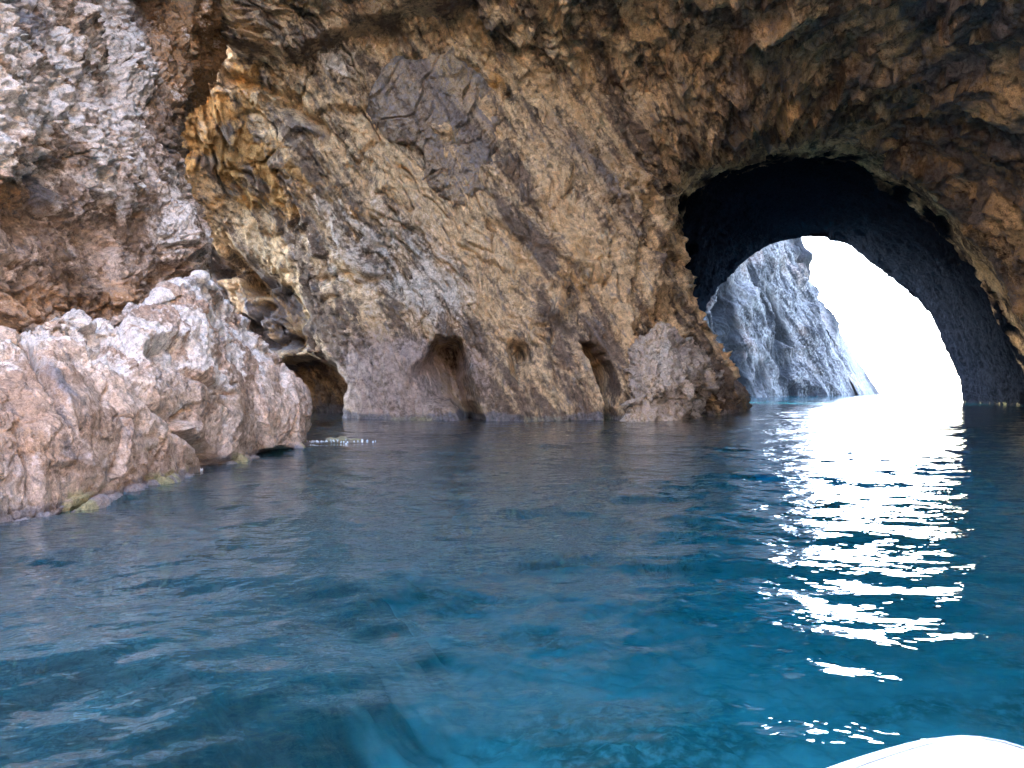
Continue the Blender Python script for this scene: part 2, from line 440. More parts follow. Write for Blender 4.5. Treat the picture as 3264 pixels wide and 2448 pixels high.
# added cliff behind the boat, out of view, to block low sky light
cc = [[(x, y, z) for z in (-9, 0, 9, 18, 27)] for x, y in ((-62, 0), (-60, -22), (-40, -42), (-10, -48), (25, -46), (50, -34), (62, -10))]
Pc = catmull(np.array(cc, float), us=np.linspace(0, 6, 160)); Pc = np.transpose(catmull(np.transpose(Pc, (1, 0, 2)), us=np.linspace(0, 4, 40)), (1, 0, 2))
Nc = grid_normals(Pc)
if Nc[80, 20, 1] < 0: Nc = -Nc
shc = Pc.shape; Pc = Pc.reshape(-1, 3); Pc = Pc + Nc.reshape(-1, 3) * rock(Pc, 4.0, seed=71, low=2.5, b1=2.0, b2=.8, b3=0, st=.5, fine=.1)[:, None]
ac, bc = masks(len(Pc))
link_mesh('added_sky_blocker', Pc, grid_faces(shc[0], shc[1]), M_WALL, parent=wall, attrs={'mask_a': ac, 'mask_b': bc})

# table of wall depth by direction, for blocks bedded in the wall
vis = (ringid > i_edge) & (pxf > 300) & (pxf < 2300) & (pyf > -500) & (pyf < 1400)
GX = ((pxf[vis] - 300) / 20).astype(int); GY = ((pyf[vis] + 500) / 20).astype(int)
cnt = np.zeros((100, 95)); acc = np.zeros((100, 95))
np.add.at(cnt, (GX, GY), 1); np.add.at(acc, (GX, GY), Pf[vis, 1])
acc = np.where(cnt > 0, acc / np.maximum(cnt, 1), np.nan)
for i in range(100):
    r = acc[i]; ok = ~np.isnan(r)
    acc[i] = np.interp(np.arange(95), np.where(ok)[0], r[ok]) if ok.any() else (acc[i - 1] if i else 32)
def wall_depth(px, py):
    gx = np.clip((px - 310) / 20, 0, 98.99); gy = np.clip((py + 490) / 20, 0, 93.99)
    i, j = gx.astype(int), gy.astype(int); u, v = gx - i, gy - j
    return (acc[i, j] * (1 - u) + acc[i + 1, j] * u) * (1 - v) + (acc[i, j + 1] * (1 - u) + acc[i + 1, j + 1] * u) * v

def bedded_block(name, poly, proud, soft, nx, ny, disp, mat, ma, mb, seed, wobk=22):
    poly = np.array(poly, float)
    x0, y0 = poly.min(0) - 50; x1, y1 = poly.max(0) + 50
    gx, gy = np.meshgrid(np.linspace(x0, x1, nx), np.linspace(y0, y1, ny), indexing='ij')
    px, py = gx.ravel(), gy.ravel()
    Y = wall_depth(px, py)
    P = np.stack(at(px, py, Y), -1)
    s = poly_sdf(px, py, poly) + wobk * fbm(P / 1.2, 4, seed)
    k = sst(-14, soft, s)
    dd = disp(P)
    out = (proud + dd) * k - 1.6 * (1 - k)
    P2 = P.copy(); P2[:, 1] -= out; P2[:, 2] -= .12 * out
    a, bb = masks(len(P)); a[:] = ma; bb[:] = mb
    keep = (s > -40).reshape(nx, ny)
    F = grid_faces(nx, ny, flip=True)
    kf = (keep[:-1, :-1] & keep[1:, 1:]).ravel()
    F = F[kf]
    used = np.unique(F); rm = np.full(len(P2), -1); rm[used] = np.arange(len(used))
    return link_mesh(name, P2[used], rm[F], mat, parent=wall, attrs={'mask_a': a[used], 'mask_b': bb[used]})

def disp_slate(P): return rock(P * np.array((-1, 1, 1)), .85, seed=21, low=.30, b1=.75, b2=.26, b3=.07, st=.0, fine=.05, elong=(2.6, 1.0, 2.0))
blk = bedded_block('slate_block', [(1118, 235), (1240, 172), (1455, 92), (1568, 205), (1628, 350), (1612, 420), (1572, 620), (1500, 690), (1432, 698), (1345, 625), (1305, 510), (1200, 458), (1140, 390)],
                   .22, 60, 260, 300, disp_slate, M_WALL, (.14, .56, 0), (.12, 0, 0), 90, 34)
blk['label'] = 'dark grey slate block bedded in the sandy wall'
def disp_over(P): return rock(P, .9, seed=27, low=.7, b1=.9, b2=.35, b3=.1, st=.2, fine=.05, elong=(1.8, 1.0, 1.8))
ovh = bedded_block('overhang', [(690, -420), (705, 60), (715, 165), (820, 205), (930, 228), (985, 195), (1050, 150), (1180, 98), (1300, 88), (1420, 62), (1520, 38), (1560, -420)],
                   1.1, 40, 360, 280, disp_over, M_WALL, (.26, .25, 0), (.12, 0, 0), 95)
ovh['label'] = 'dark brown overhang along the top of the wall'

# ------------------------------------------------------------------ free-standing rock masses as displaced sheets
def sheet(ctrl, nu, nv, cu=None, cv=None):
    C = np.asarray(ctrl, float)
    us = seg(cu) if cu else np.linspace(0, C.shape[0] - 1, nu)
    vs = seg(cv) if cv else np.linspace(0, C.shape[1] - 1, nv)
    S = catmull(C, us=us)
    S = catmull(np.transpose(S, (1, 0, 2)), us=vs)
    P = np.transpose(S, (1, 0, 2))
    N = grid_normals(P)
    i, j = P.shape[0] // 3, P.shape[1] // 2
    if np.dot(N[i, j], np.array((0, 0, H)) - P[i, j]) < 0: N = -N
    return P, N

# left cliff: columns go from the open side inwards, rows from below the water upwards
rows = [1500, 1060, 800, 640, 413, 200, 0, -350, -1000]
cols = [
    [(-1500, 5.2)] * 9,
    [(-700, 7.5)] * 9,
    [(-250, 10.0), (-250, 9.8), (-250, 9.6), (-250, 9.3), (-250, 9.2), (-250, 9.6), (-250, 10), (-250, 10.5), (-250, 11)],
    [(0, 11.4), (0, 10.6), (0, 10.7), (0, 10.6), (0, 10.5), (0, 10.8), (0, 11.3), (0, 11.8), (0, 12)],
    [(190, 12.6), (190, 11.9), (190, 12.0), (190, 12.2), (190, 12.2), (175, 12.6), (150, 13.4), (150, 14), (150, 14)],
    [(370, 14.2), (370, 13.5), (380, 14.0), (360, 14.2), (340, 14.3), (320, 15.2), (300, 16.8), (300, 17), (300, 17)],
    [(500, 16), (520, 15.2), (530, 15.6), (490, 16), (450, 16.4), (430, 18.2), (430, 21), (430, 20), (430, 20)],
    [(590, 17.2), (610, 16.8), (607, 16.9), (560, 17.4), (532, 18), (530, 21.5), (560, 25), (560, 24), (560, 24)],
    [(600, 21), (615, 21), (600, 20.5), (560, 20.5), (535, 21.5), (590, 25.5), (660, 27.4), (660, 26), (660, 26)],
    [(560, 31), (570, 31), (560, 32), (540, 32), (560, 31), (680, 30.5), (740, 30.5), (740, 29), (740, 29)],
]
ctrl = []
for c in cols:
    r = []
    for (px, Y), py in zip(c, rows):
        r.append(at(px, py, Y) if py < 1400 else at0(px, Y, -1.5))
    ctrl.append(r)
P, N = sheet(ctrl, 0, 0, cu=[14, 40, 70, 90, 90, 80, 60, 60, 50], cv=[30, 80, 80, 80, 80, 80, 60, 20])
shp = P.shape; Pf2 = P.reshape(-1, 3); Nf2 = N.reshape(-1, 3)
px2, py2 = project(Pf2)
crust = sst(760, 380, py2 + 60 * fbm(Pf2 / 1.0, 3, 110)) * sst(480, 380, px2)
d2 = rock(Pf2, .55, seed=33, low=.45, b1=.42, b2=.16, b3=.05, st=.06, fine=.03, elong=(1.7, 1.0, 1.7))
d2 -= .14 * cracks(Pf2, .6, 390)
d2 += (.17 * np.abs(fbm(Pf2 / .5, 4, 120, gain=.62)) + .05 * fbm(Pf2 / .09, 3, 125)) * (.35 + .65 * crust)
edge_in = sst(15, 24, Pf2[:, 1])
d2 += edge_in * rock(Pf2, .9, seed=39, low=.5, b1=.5, b2=.2, b3=0, st=.2, fine=0) * .5
PD2 = Pf2 + Nf2 * d2[:, None]
# a recess with ledges at mid height
rec = blob(px2, py2, 60, 560, 170, 80) + .8 * blob(px2, py2, 120, 700, 190, 60, 20) + .7 * blob(px2, py2, 430, 960, 200, 60, -25)
PD2 += Nf2 * (-.22 * rec)[:, None]
kz = np.maximum(PD2[:, 2] - 1.2 - .52 * PD2[:, 1], 0)          # unseen cliff top stretched higher to keep sky light off the roof
PD2[:, 2] += kz * 5; PD2[:, 0] -= kz
a2, b2_ = masks(len(Pf2)); j2 = fbm(Pf2 / .8, 4, 130)
a2[:, 0] = np.clip(.75 * blob(px2, py2, 640, 150, 330, 330) + .65 * blob(px2, py2, 30, 620, 160, 130) + .6 * blob(px2, py2, 60, 960, 220, 80) + .5 * blob(px2, py2, 430, 960, 160, 90) + .35 * j2 * (j2 > 0), 0, 1)
a2[:, 2] = np.clip(1.0 * crust * sst(-.6, .1, j2) + .35 * sst(-.2, .5, j2) + .6 * blob(px2, py2, 540, 700, 70, 200), 0, 1)
a2[:, 1] = np.clip(.8 * blob(px2, py2, 100, 60, 60, 120, -35) + .8 * blob(px2, py2, 170, 590, 30, 90) + .55 * blob(px2, py2, 430, 60, 80, 120), 0, 1)
cliff = link_mesh('cliff', PD2, grid_faces(shp[0], shp[1]), M_CLIFF, attrs={'mask_a': a2, 'mask_b': b2_})
tag(cliff, 'rough crusty grey and orange cliff rising behind the pale ledge', 'cliff')

# pale ledge that slopes into the water in front of the cliff
led_cols = [  # waterline (px, Y), ridge (px, py, Y)
    ((-900, 4.4), (-800, 1160, 6.0)), ((-420, 5.6), (-350, 1120, 7.6)), ((0, 7.5), (0, 1085, 9.4)), ((110, 7.95), (120, 1040, 10.0)), ((190, 8.35), (205, 1012, 10.5)),
    ((330, 9.2), (330, 1062, 11.2)), ((420, 10.0), (410, 1000, 12.2)), ((520, 10.9), (520, 945, 13.2)), ((640, 12.3), (622, 885, 14.2)),
    ((750, 13.9), (705, 968, 15.6)), ((860, 15.5), (790, 1035, 16.9)), ((945, 16.7), (862, 1140, 17.9)), ((955, 18.4), (868, 1160, 20)), ((860, 21), (820, 1200, 22.5))]
ctrl = []
for ci, ((wx, wY), (rx, ry, rY)) in enumerate(led_cols):
    w0 = np.array(at0(wx, wY)); r0 = np.array(at(rx, ry, rY))
    back = r0 + np.array((-.6, 1.6, -.5)); back2 = r0 + np.array((-1.0, 2.2, -4.0))
    fs = [1.0] * 11 + [.3, -.4, -.8]; fs = fs[ci]
    under_ = w0 + np.array((-1.2, 1.0, -6.0)); under1 = w0 + np.array((.03 * fs, -.05 * fs, -.6))
    bul = np.array((.25, -.35, .15))
    q1 = w0 * .67 + r0 * .33 + bul; q2 = w0 * .33 + r0 * .67 + bul * .8; q3 = w0 * .08 + r0 * .92 + np.array((0, -.12, .0))
    ctrl.append([under_, under1, w0, q1, q2, q3, r0 + np.array((0, .25, 0)), back, back2])
P, N = sheet(ctrl, 0, 0, cu=[10, 40, 50, 44, 40, 60, 44, 50, 60, 60, 60, 60, 30], cv=[40, 24, 90, 90, 70, 24, 24, 12])
shp = P.shape; Pf3 = P.reshape(-1, 3); Nf3 = N.reshape(-1, 3)
px3, py3 = project(Pf3)
topc = sst(1280, 1080, py3 + 60 * fbm(Pf3 / .8, 3, 150))
d3 = rock(Pf3, .75, seed=45, low=.26, b1=.36, b2=.09, b3=.03, st=.04, fine=.022, elong=(1.9, 1.1, 1.9))
d3 -= .12 * cracks(Pf3, .6, 395)
d3 += (.05 * np.abs(fbm(Pf3 / .34, 4, 140, gain=.62)) + .03 * fbm(Pf3 / .08, 3, 145)) * (.2 + .8 * topc)
# slanting cracks that part the ledge into slabs
for xs, ys, wd, dep in (([270, 330, 400, 470, 560, 640, 700], [1060, 1140, 1210, 1290, 1370, 1430, 1500], 16, .32), ([80, 130, 190, 230, 250], [1100, 1200, 1290, 1380, 1440], 14, .30),
                        ([375, 400, 425, 432], [1060, 1110, 1150, 1200], 8, .14), ([555, 570, 600, 640, 720], [1070, 1120, 1170, 1205, 1260], 9, .18), ([600, 640, 640, 610], [1330, 1290, 1340, 1370], 7, .12),
                        ([70, 85, 100, 112], [1340, 1420, 1520, 1610], 10, .16)):
    dm = np.full(len(px3), 1e9)
    for i in range(len(xs) - 1):
        ex, ey = xs[i + 1] - xs[i], ys[i + 1] - ys[i]
        t = np.clip(((px3 - xs[i]) * ex + (py3 - ys[i]) * ey) / (ex * ex + ey * ey + 1e-6), 0, 1)
        dm = np.minimum(dm, np.hypot(px3 - xs[i] - ex * t, py3 - ys[i] - ey * t))
    d3 -= dep * np.exp(-((dm + 5 * fbm(Pf3 / .3, 3, 155)) / wd) ** 2)
wet = sst(-.15, -.9, Pf3[:, 2])
d3 = d3 * (1 - .75 * wet) + wet * .22 * fbm(Pf3 / .9, 4, 158)
PD3 = Pf3 + Nf3 * d3[:, None]
a3, b3_ = masks(len(Pf3)); j3 = fbm(Pf3 / .6, 4, 160)
a3[:, 2] = np.clip(.95 * topc * sst(-.5, .3, j3) + .35 * sst(-.1, .6, j3) + .3 * blob(px3, py3, 480, 1150, 170, 140), 0, 1)
a3[:, 0] = np.clip(.42 * sst(1150, 1500, py3) * sst(-.2, .5, j3) + .45 * blob(px3, py3, 60, 1350, 110, 120) + .35 * blob(px3, py3, 300, 1050, 50, 40), 0, 1)
a3[:, 1] = np.clip(.75 * blob(px3, py3, 190, 1230, 22, 130, -38) + .4 * blob(px3, py3, 620, 1490, 60, 20), 0, 1)
a3[:, 1] = np.maximum(a3[:, 1], .75 * sst(.20, .05, PD3[:, 2] + .06 * j3))
b3_[:, 0] = np.clip(.45 * sst(1250, 1500, py3), 0, 1)
b3_[:, 2] = .8 * sst(.30, .05, PD3[:, 2]) * sst(.1, .5, j3)
b3_[:, 1] = .95 * sst(-.08, -.50, PD3[:, 2] + .15 * j3)          # dark weed below the tide
ledge = link_mesh('rock_ledge', PD3, grid_faces(shp[0], shp[1]), M_LEDGE, attrs={'mask_a': a3, 'mask_b': b3_})
tag(ledge, 'pale pinkish rock ledge sloping into the water at the foot of the crusty cliff', 'rock ledge')

# jagged rock at the foot of the arch
but_cols = [((1985, 30.5), (1998, 1210, 31.8)), ((2010, 30.0), (2022, 1130, 31.8)), ((2055, 29.8), (2072, 1075, 32.3)), ((2110, 30.2), (2130, 1048, 33.2)),
            ((2180, 32.0), (2190, 1085, 35.0)), ((2250, 36.0), (2235, 1130, 38.2)), ((2310, 40.0), (2285, 1185, 41.5)), ((2362, 43.2), (2325, 1240, 43.8)), ((2372, 45.2), (2335, 1250, 46)), ((2330, 48), (2320, 1262, 48))]
ctrl = []
for (wx, wY), (rx, ry, rY) in but_cols:
    w0 = np.array(at0(wx, wY)); r0 = np.array(at(rx, ry, rY)); bul = np.array((.15, -.35, .1))
    ctrl.append([w0 + np.array((.3, -1.2, -8)), w0, w0 * .66 + r0 * .34 + bul, w0 * .33 + r0 * .67 + bul, r0, r0 + np.array((.2, 1.0, -.3)), r0 + np.array((.2, 2.2, -3))])
P, N = sheet(ctrl, 0, 0, cu=[26, 30, 30, 30, 34, 36, 36, 20, 12], cv=[14, 34, 34, 34, 14, 8])
shp = P.shape; Pf4 = P.reshape(-1, 3); Nf4 = N.reshape(-1, 3); px4, py4 = project(Pf4)
d4 = rock(Pf4, .8, seed=51, low=.5, b1=.62, b2=.34, b3=.12, st=.12, fine=.08, elong=(1.5, 1.0, 1.5))
PD4 = Pf4 + Nf4 * d4[:, None]
a4, b4_ = masks(len(Pf4))
a4[:, 2] = .60 + .35 * blob(px4, py4, 2140, 1150, 50, 60); b4_[:, 0] = .5; a4[:, 1] = .12 + .4 * sst(2180, 2300, px4)
butt = link_mesh('boulder', PD4, grid_faces(shp[0], shp[1]), M_WALL, attrs={'mask_a': a4, 'mask_b': b4_})
tag(butt, 'jagged pale grey rock standing in the water at the foot of the tunnel arch', 'rock')

# rock slope out in the open beyond the tunnel
def yfar(px): return np.interp(px, [2050, 2360, 2500, 2650, 2790, 2830], [80, 97, 108, 122, 142, 150])
far_cols = []
for foot_px, top_px, top_py, dY in ((2060, 1800, -400, 16), (2160, 1900, -300, 16), (2260, 2020, -100, 16), (2360, 2180, 200, 16), (2460, 2330, 480, 15), (2550, 2425, 640, 14), (2630, 2455, 690, 12), (2700, 2475, 720, 10), (2785, 2488, 742, 8), (2800, 2488, 750, 14), (2730, 2470, 760, 30)):  # hidden left tops raised to keep sun off the tunnel's right wall
    Yf = yfar(foot_px); w0 = np.array(at0(foot_px, Yf)); r0 = np.array(at(top_px, top_py, Yf + dY * .4))
    far_cols.append([w0 + np.array((1, -2, -4)), w0] + [w0 * (1 - t) + r0 * t + np.array((0, -1.2 * math.sin(math.pi * t), -1.5 * math.sin(math.pi * t))) for t in (.25, .5, .75)] + [r0, r0 + np.array((-2, 6, 1.0))])
P, N = sheet(far_cols, 0, 0, cu=[24, 40, 60, 60, 60, 60, 60, 50, 40, 20], cv=[8, 80, 80, 70, 50, 8])
shp = P.shape; Pf5 = P.reshape(-1, 3); Nf5 = N.reshape(-1, 3); px5, py5 = project(Pf5)
gd = unit((-.42, .12, .9)); gn = unit(np.cross(gd, (0, 1, 0)))
wp = fbm(Pf5 / 9, 3, 170)
gq = np.stack([(Pf5 @ gn + 3.0 * wp) / 6.5, Pf5[:, 1] / 40, (Pf5 @ gd) / 26], -1)
gq2 = np.stack([(Pf5 @ gn + 1.5 * wp) / 2.0, Pf5[:, 1] / 16, (Pf5 @ gd) / 9], -1)
d5 = 5.5 * (ridged(gq, 2, 171) - .55) + 1.8 * (ridged(gq2, 3, 175) - .5) + .5 * rock(Pf5, 2.2, seed=57, low=.5, b1=1.0, b2=.5, b3=.2, st=.2, fine=.15)
# one deep cleft
xc = np.interp(py5, [780, 900, 1000, 1090, 1150], [2425, 2465, 2505, 2545, 2590])
wc = np.interp(py5, [780, 900, 1050, 1100, 1110], [10, 14, 22, 22, 1])
d5 -= 4.5 * np.exp(-((px5 - xc) / wc) ** 2) * sst(1125, 1030, py5)
d5 *= .10 + .90 * sst(2735, 2580, px5)
d5 -= 5.0 * blob(px5, py5, 2335, 955, 30, 75, 0) + 3.5 * blob(px5, py5, 2395, 1190, 22, 90, -14) + 2.5 * blob(px5, py5, 2295, 1180, 12, 90, -14)
PD5 = Pf5 + Nf5 * d5[:, None]
a5, b5_ = masks(len(Pf5)); j5 = fbm(Pf5 / 5, 3, 180)
a5[:, 2] = .30; a5[:, 1] = np.clip(.8 * sst(-.5, -2.2, d5) + .9 * blob(px5, py5, 2335, 955, 30, 75) + .8 * blob(px5, py5, 2395, 1190, 20, 90, -14), 0, 1); a5[:, 0] = .5 * sst(2450, 2560, px5) * sst(1000, 850, py5) * sst(-.2, .4, j5)  # furrows and recesses coloured darker to stand in for their shade
far = link_mesh('rock_slope', PD5, grid_faces(shp[0], shp[1]), M_FAR, attrs={'mask_a': a5, 'mask_b': b5_})
tag(far, 'furrowed blue grey rock slope running down to the sea, seen through the tunnel', 'rock slope')

# ------------------------------------------------------------------ seabed and sea
nx, ny = 420, 480
gx, gy = np.meshgrid(np.concatenate([[-6000, -800, -200, -80], np.concatenate([np.linspace(-45, -13, 60)[:-1], np.linspace(-13, 8, nx - 8 - 59 - 60), np.linspace(8, 75, 61)[1:]]), [110, 250, 900, 6000]]), np.concatenate([[-6000, -800, -200, -60], np.concatenate([np.linspace(-25, 2, 40)[:-1], np.linspace(2, 30, ny - 8 - 39 - 80), np.linspace(30, 170, 81)[1:]]), [230, 500, 1500, 6000]]), indexing='ij')
B = np.stack([gx.ravel(), gy.ravel(), np.zeros(nx * ny)], -1)
edge = -3.4 + 2.2 * fbm(B / 3.0, 4, 200)
slope = sst(edge + .5, edge - 1.2, B[:, 0]) * sst(40, 26, B[:, 1])
B[:, 2] = -4.6 - .03 * B[:, 1].clip(0, 80) + .5 * fbm(B / 6, 4, 205) + slope * (.3 + .5 * fbm(B / 1.4, 4, 206))
shelf = np.full(len(B), 1e9)
wl_ = [at0(*c[0])[:2] for c in led_cols]
for (x1, y1), (x2, y2) in zip(wl_[:-1], wl_[1:]):
    ex, ey = x2 - x1, y2 - y1
    t = np.clip(((B[:, 0] - x1) * ex + (B[:, 1] - y1) * ey) / (ex * ex + ey * ey), 0, 1)
    shelf = np.minimum(shelf, np.hypot(B[:, 0] - x1 - ex * t, B[:, 1] - y1 - ey * t))
shelf0 = shelf + 1.2 * fbm(B / 2.2, 4, 209)
shelf = sst(3.4, -.4, shelf + .30 * fbm(B / 1.6, 3, 207))
B[:, 2] = B[:, 2] * (1 - shelf) + shelf * (-1.3 + .25 * fbm(B / .9, 4, 208))
B[:, 2] += .25 * np.abs(fbm(B / 1.1, 4, 212))
a6, b6 = masks(len(B)); a6[:, 0] = np.clip(np.maximum(slope, sst(3.6, 2.2, shelf0)), 0, 1); b6[:, 0] = shelf; a6[:, 1] = sst(.05, .5, fbm(B / 4.2, 4, 215)) * (1 - slope)
m, nt = mat_new('seabed_sand_and_weed'); b = NB(nt)
co = b.n('ShaderNodeTexCoord').outputs['Object']
sp = b.n('ShaderNodeSeparateColor'); b.set(sp.inputs[0], b.n('ShaderNodeAttribute', attribute_name='mask_a').outputs['Color'])
n1 = b.noise(co, .9, 6, .6); n2 = b.noise(co, 4, 5, .6)
col = b.mix(b.step(n1, .35, .65), c4(.40, .44, .37), c4(.62, .62, .53))
col = b.mix(b.math('MULTIPLY', sp.outputs[1], b.step(n2, .3, .6)), col, c4(.16, .17, .12))
col = b.mix(sp.outputs[0], col, b.mix(b.step(n2, .4, .65), c4(.014, .016, .016), c4(.042, .042, .034)))
p = b.n('ShaderNodeBsdfPrincipled'); b.set(p.inputs['Base Color'], col); p.inputs['Roughness'].default_value = .9
o_ = b.n('ShaderNodeOutputMaterial'); nt.links.new(p.outputs[0], o_.inputs[0])
sb_ = link_mesh('seabed', B, grid_faces(nx, ny), m, attrs={'mask_a': a6, 'mask_b': b6})
sb_['kind'] = 'structure'

# water: rings round the boat so that near ripples are fine and far ones coarse
nr = 900
rr = np.concatenate([[.02], np.geomspace(.9, 420, nr), [800, 2000, 6000]])
th = np.radians(np.concatenate([np.linspace(-180, -42, 60)[:-1], np.linspace(-42, 42, 760), np.linspace(42, 180, 60)[1:-1]]))
R_, T_ = np.meshgrid(rr, th, indexing='ij')
X = (R_ * np.sin(T_)).ravel(); Yw = (R_ * np.cos(T_)).ravel(); Rf = R_.ravel().astype(F32)
Z = np.zeros(len(X), F32)
wr = np.random.RandomState(3)
NWV = 64
lams = np.geomspace(.22, 4.2, NWV)
X = X.astype(F32); Yw = Yw.astype(F32)
dr = .0069 * Rf
gust = fbm(np.stack([X / 3.5, Yw / 3.5, X * 0], -1), 3, 230)
gust = (.85 + .75 * gust).clip(.3, 2.0)
SL = .0112
for lam in lams:
    k = 2 * math.pi / lam
    ang = wr.normal(0, .9) + (0 if lam > .5 else wr.normal(0, .35))
    kx, ky = k * math.sin(ang), k * math.cos(ang)
    ph = wr.rand() * 6.283
    amp = SL * (1.25 if .35 < lam < 1.6 else (1.0 if lam < 1 else .7)) / k
    wgt = sst(2.2, 4.5, lam / dr)
    arg = kx * X + ky * Yw + ph + .5 * gust
    Z += amp * wgt * (np.sin(arg) + .25 * np.cos(2 * arg)) * gust
Z[Rf < .5] = 0
m, nt = mat_new('sea_water'); b = NB(nt)
co = b.n('ShaderNodeTexCoord').outputs['Object']
wn = b.noise(co, 3.2, 3, .5); wn2 = b.noise(co, .35, 3, .5)
bp = b.n('ShaderNodeBump'); bp.inputs['Strength'].default_value = .30; bp.inputs['Distance'].default_value = .12; b.set(bp.inputs['Height'], wn)
fr_ = b.n('ShaderNodeFresnel'); fr_.inputs['IOR'].default_value = 1.33; b.set(fr_.inputs['Normal'], bp.outputs[0])
gl = b.n('ShaderNodeBsdfGlossy'); gl.inputs['Roughness'].default_value = .03; b.set(gl.inputs['Normal'], bp.outputs[0]); gl.inputs['Color'].default_value = (1, 1, 1, 1)
df = b.n('ShaderNodeBsdfDiffuse'); df.inputs['Color'].default_value = c4(.0006, .042, .060)
tr = b.n('ShaderNodeBsdfTransparent'); tr.inputs['Color'].default_value = c4(.90, .97, .98)
lwn = b.n('ShaderNodeLayerWeight'); lwn.inputs['Blend'].default_value = .5; lw = lwn.outputs['Facing']
m1 = b.n('ShaderNodeMixShader'); b.set(m1.inputs[0], b.math('ADD', b.math('MULTIPLY', b.step(lw, .50, .93), .74), .18)); nt.links.new(tr.outputs[0], m1.inputs[1]); nt.links.new(df.outputs[0], m1.inputs[2])
m2 = b.n('ShaderNodeMixShader'); b.set(m2.inputs[0], fr_.outputs[0]); nt.links.new(m1.outputs[0], m2.inputs[1]); nt.links.new(gl.outputs[0], m2.inputs[2])
va = b.n('ShaderNodeVolumeAbsorption'); va.inputs['Color'].default_value = c4(.0, .72, .84); va.inputs['Density'].default_value = .13
o_ = b.n('ShaderNodeOutputMaterial'); nt.links.new(m2.outputs[0], o_.inputs[0]); nt.links.new(va.outputs[0], o_.inputs['Volume'])
nth = len(th)
fq = grid_faces(len(rr), nth, closed_v=True, flip=True)
sea = link_mesh('sea', np.stack([X, Yw, Z], -1), fq, m)
sea['kind'] = 'structure'

m, nt = mat_new('foam'); b = NB(nt)
co = b.n('ShaderNodeTexCoord').outputs['Object']
c = b.mix(b.step(b.noise(co, 14, 4, .6), .4, .6), c4(.55, .60, .60), c4(.86, .87, .86))
p = b.n('ShaderNodeBsdfPrincipled'); b.set(p.inputs['Base Color'], c); p.inputs['Roughness'].default_value = .7
o_ = b.n('ShaderNodeOutputMaterial'); nt.links.new(p.outputs[0], o_.inputs[0])
FV, FF = [], []
fr2 = np.random.RandomState(11)
def froth(cx, cy, lx, ly, n):
    for _ in range(n):
        x, y = cx + fr2.normal() * lx, cy + fr2.normal() * ly
        r = fr2.uniform(.008, .03); k = 7; i0 = len(FV)
        FV.append((x, y, .025 + r * .15))
        for q in range(k):
            a = q / k * 6.283 + fr2.uniform(-.3, .3); rr_ = r * fr2.uniform(.6, 1.3)
            FV.append((x + 1.7 * rr_ * math.cos(a), y + rr_ * math.sin(a), -.03))
        for q in range(k): FF.append((i0, i0 + 1 + q, i0 + 1 + (q + 1) % k))
froth(-3.85, 19.0, .20, .40, 24); froth(-3.25, 19.2, .14, .30, 8); froth(-4.35, 18.9, .14, .10, 24); froth(-4.15, 17.4, .10, .14, 22); froth(-5.05, 12.6, .26, .12, 60)
foam = link_mesh('foam', FV, FF, m)
tag(foam, 'white froth where the swell breaks round the ledge and the low rock', 'foam', kind='stuff')
yy, xx = np.meshgrid(np.linspace(0, math.pi, 40), np.linspace(0, 2 * math.pi, 80, endpoint=False), indexing='ij')
Sv = np.stack([np.sin(yy) * np.cos(xx), np.sin(yy) * np.sin(xx), np.cos(yy)], -1).reshape(-1, 3)
Sv = Sv * (1 + .35 * fbm(Sv * 1.6, 4, 400))[:, None] * np.array((.75, .5, .42)) + np.array((-3.95, 19.6, -.37))
a7, b7 = masks(len(Sv)); a7[:, 1] = .5; b7[:, 2] = .6
awash = link_mesh('low_rock', Sv, grid_faces(40, 80, closed_v=True), M_LEDGE, attrs={'mask_a': a7, 'mask_b': b7})
tag(awash, 'small dark rock barely breaking the surface in foam off the ledge tip', 'rock')

# ------------------------------------------------------------------ inflatable boat whose bow shows at the corner
def sweep(path, rad, nseg=28, a0=0, a1=2 * math.pi):
    path = np.asarray(path, float); n = len(path); rad = np.broadcast_to(rad, n)
    T = np.gradient(path, axis=0); T /= np.linalg.norm(T, axis=1)[:, None]
    S = np.cross(T, (0, 0, 1)); S /= np.linalg.norm(S, axis=1)[:, None]; U = np.cross(S, T)
    full = abs(a1 - a0 - 2 * math.pi) < 1e-6
    an = np.linspace(a0, a1, nseg, endpoint=not full)
    V = path[:, None] + rad[:, None, None] * (np.cos(an)[None, :, None] * S[:, None] + np.sin(an)[None, :, None] * U[:, None])
    return V.reshape(-1, 3), grid_faces(n, nseg, closed_v=full)
def plain(name, col, rough, noise_amt=.06):
    m, nt = mat_new(name); b = NB(nt)
    co = b.n('ShaderNodeTexCoord').outputs['Object']
    n = b.noise(co, 9, 5, .6)
    c = b.mix(b.math('MULTIPLY', b.step(n, .35, .75), noise_amt * 4), c4(*col), c4(*[v * .86 for v in col]))
    p = b.n('ShaderNodeBsdfPrincipled'); b.set(p.inputs['Base Color'], c); p.inputs['Roughness'].default_value = rough
    o = b.n('ShaderNodeOutputMaterial'); nt.links.new(p.outputs[0], o.inputs[0]); return m
M_PVC = plain('white_pvc', (.74, .74, .73), .38); M_SEAM = plain('grey_seam_tape', (.36, .39, .42), .5); M_FLOOR = plain('grey_floor', (.30, .31, .32), .7); M_WOOD = plain('transom_board', (.42, .42, .40), .6)
boat = bpy.data.objects.new('inflatable_boat', None); COL.objects.link(boat)
HEAD = math.radians(29.4)
boat.location = (0, 0, 0); boat.rotation_euler = (0, 0, -HEAD)
tag(boat, 'white inflatable boat, rounded bow tube just showing at the bottom corner of the water', 'boat')
TZ, TR, NOSE = .375, .185, 1.80
pp = []
leg = np.linspace(-1.9, -.2, 30)
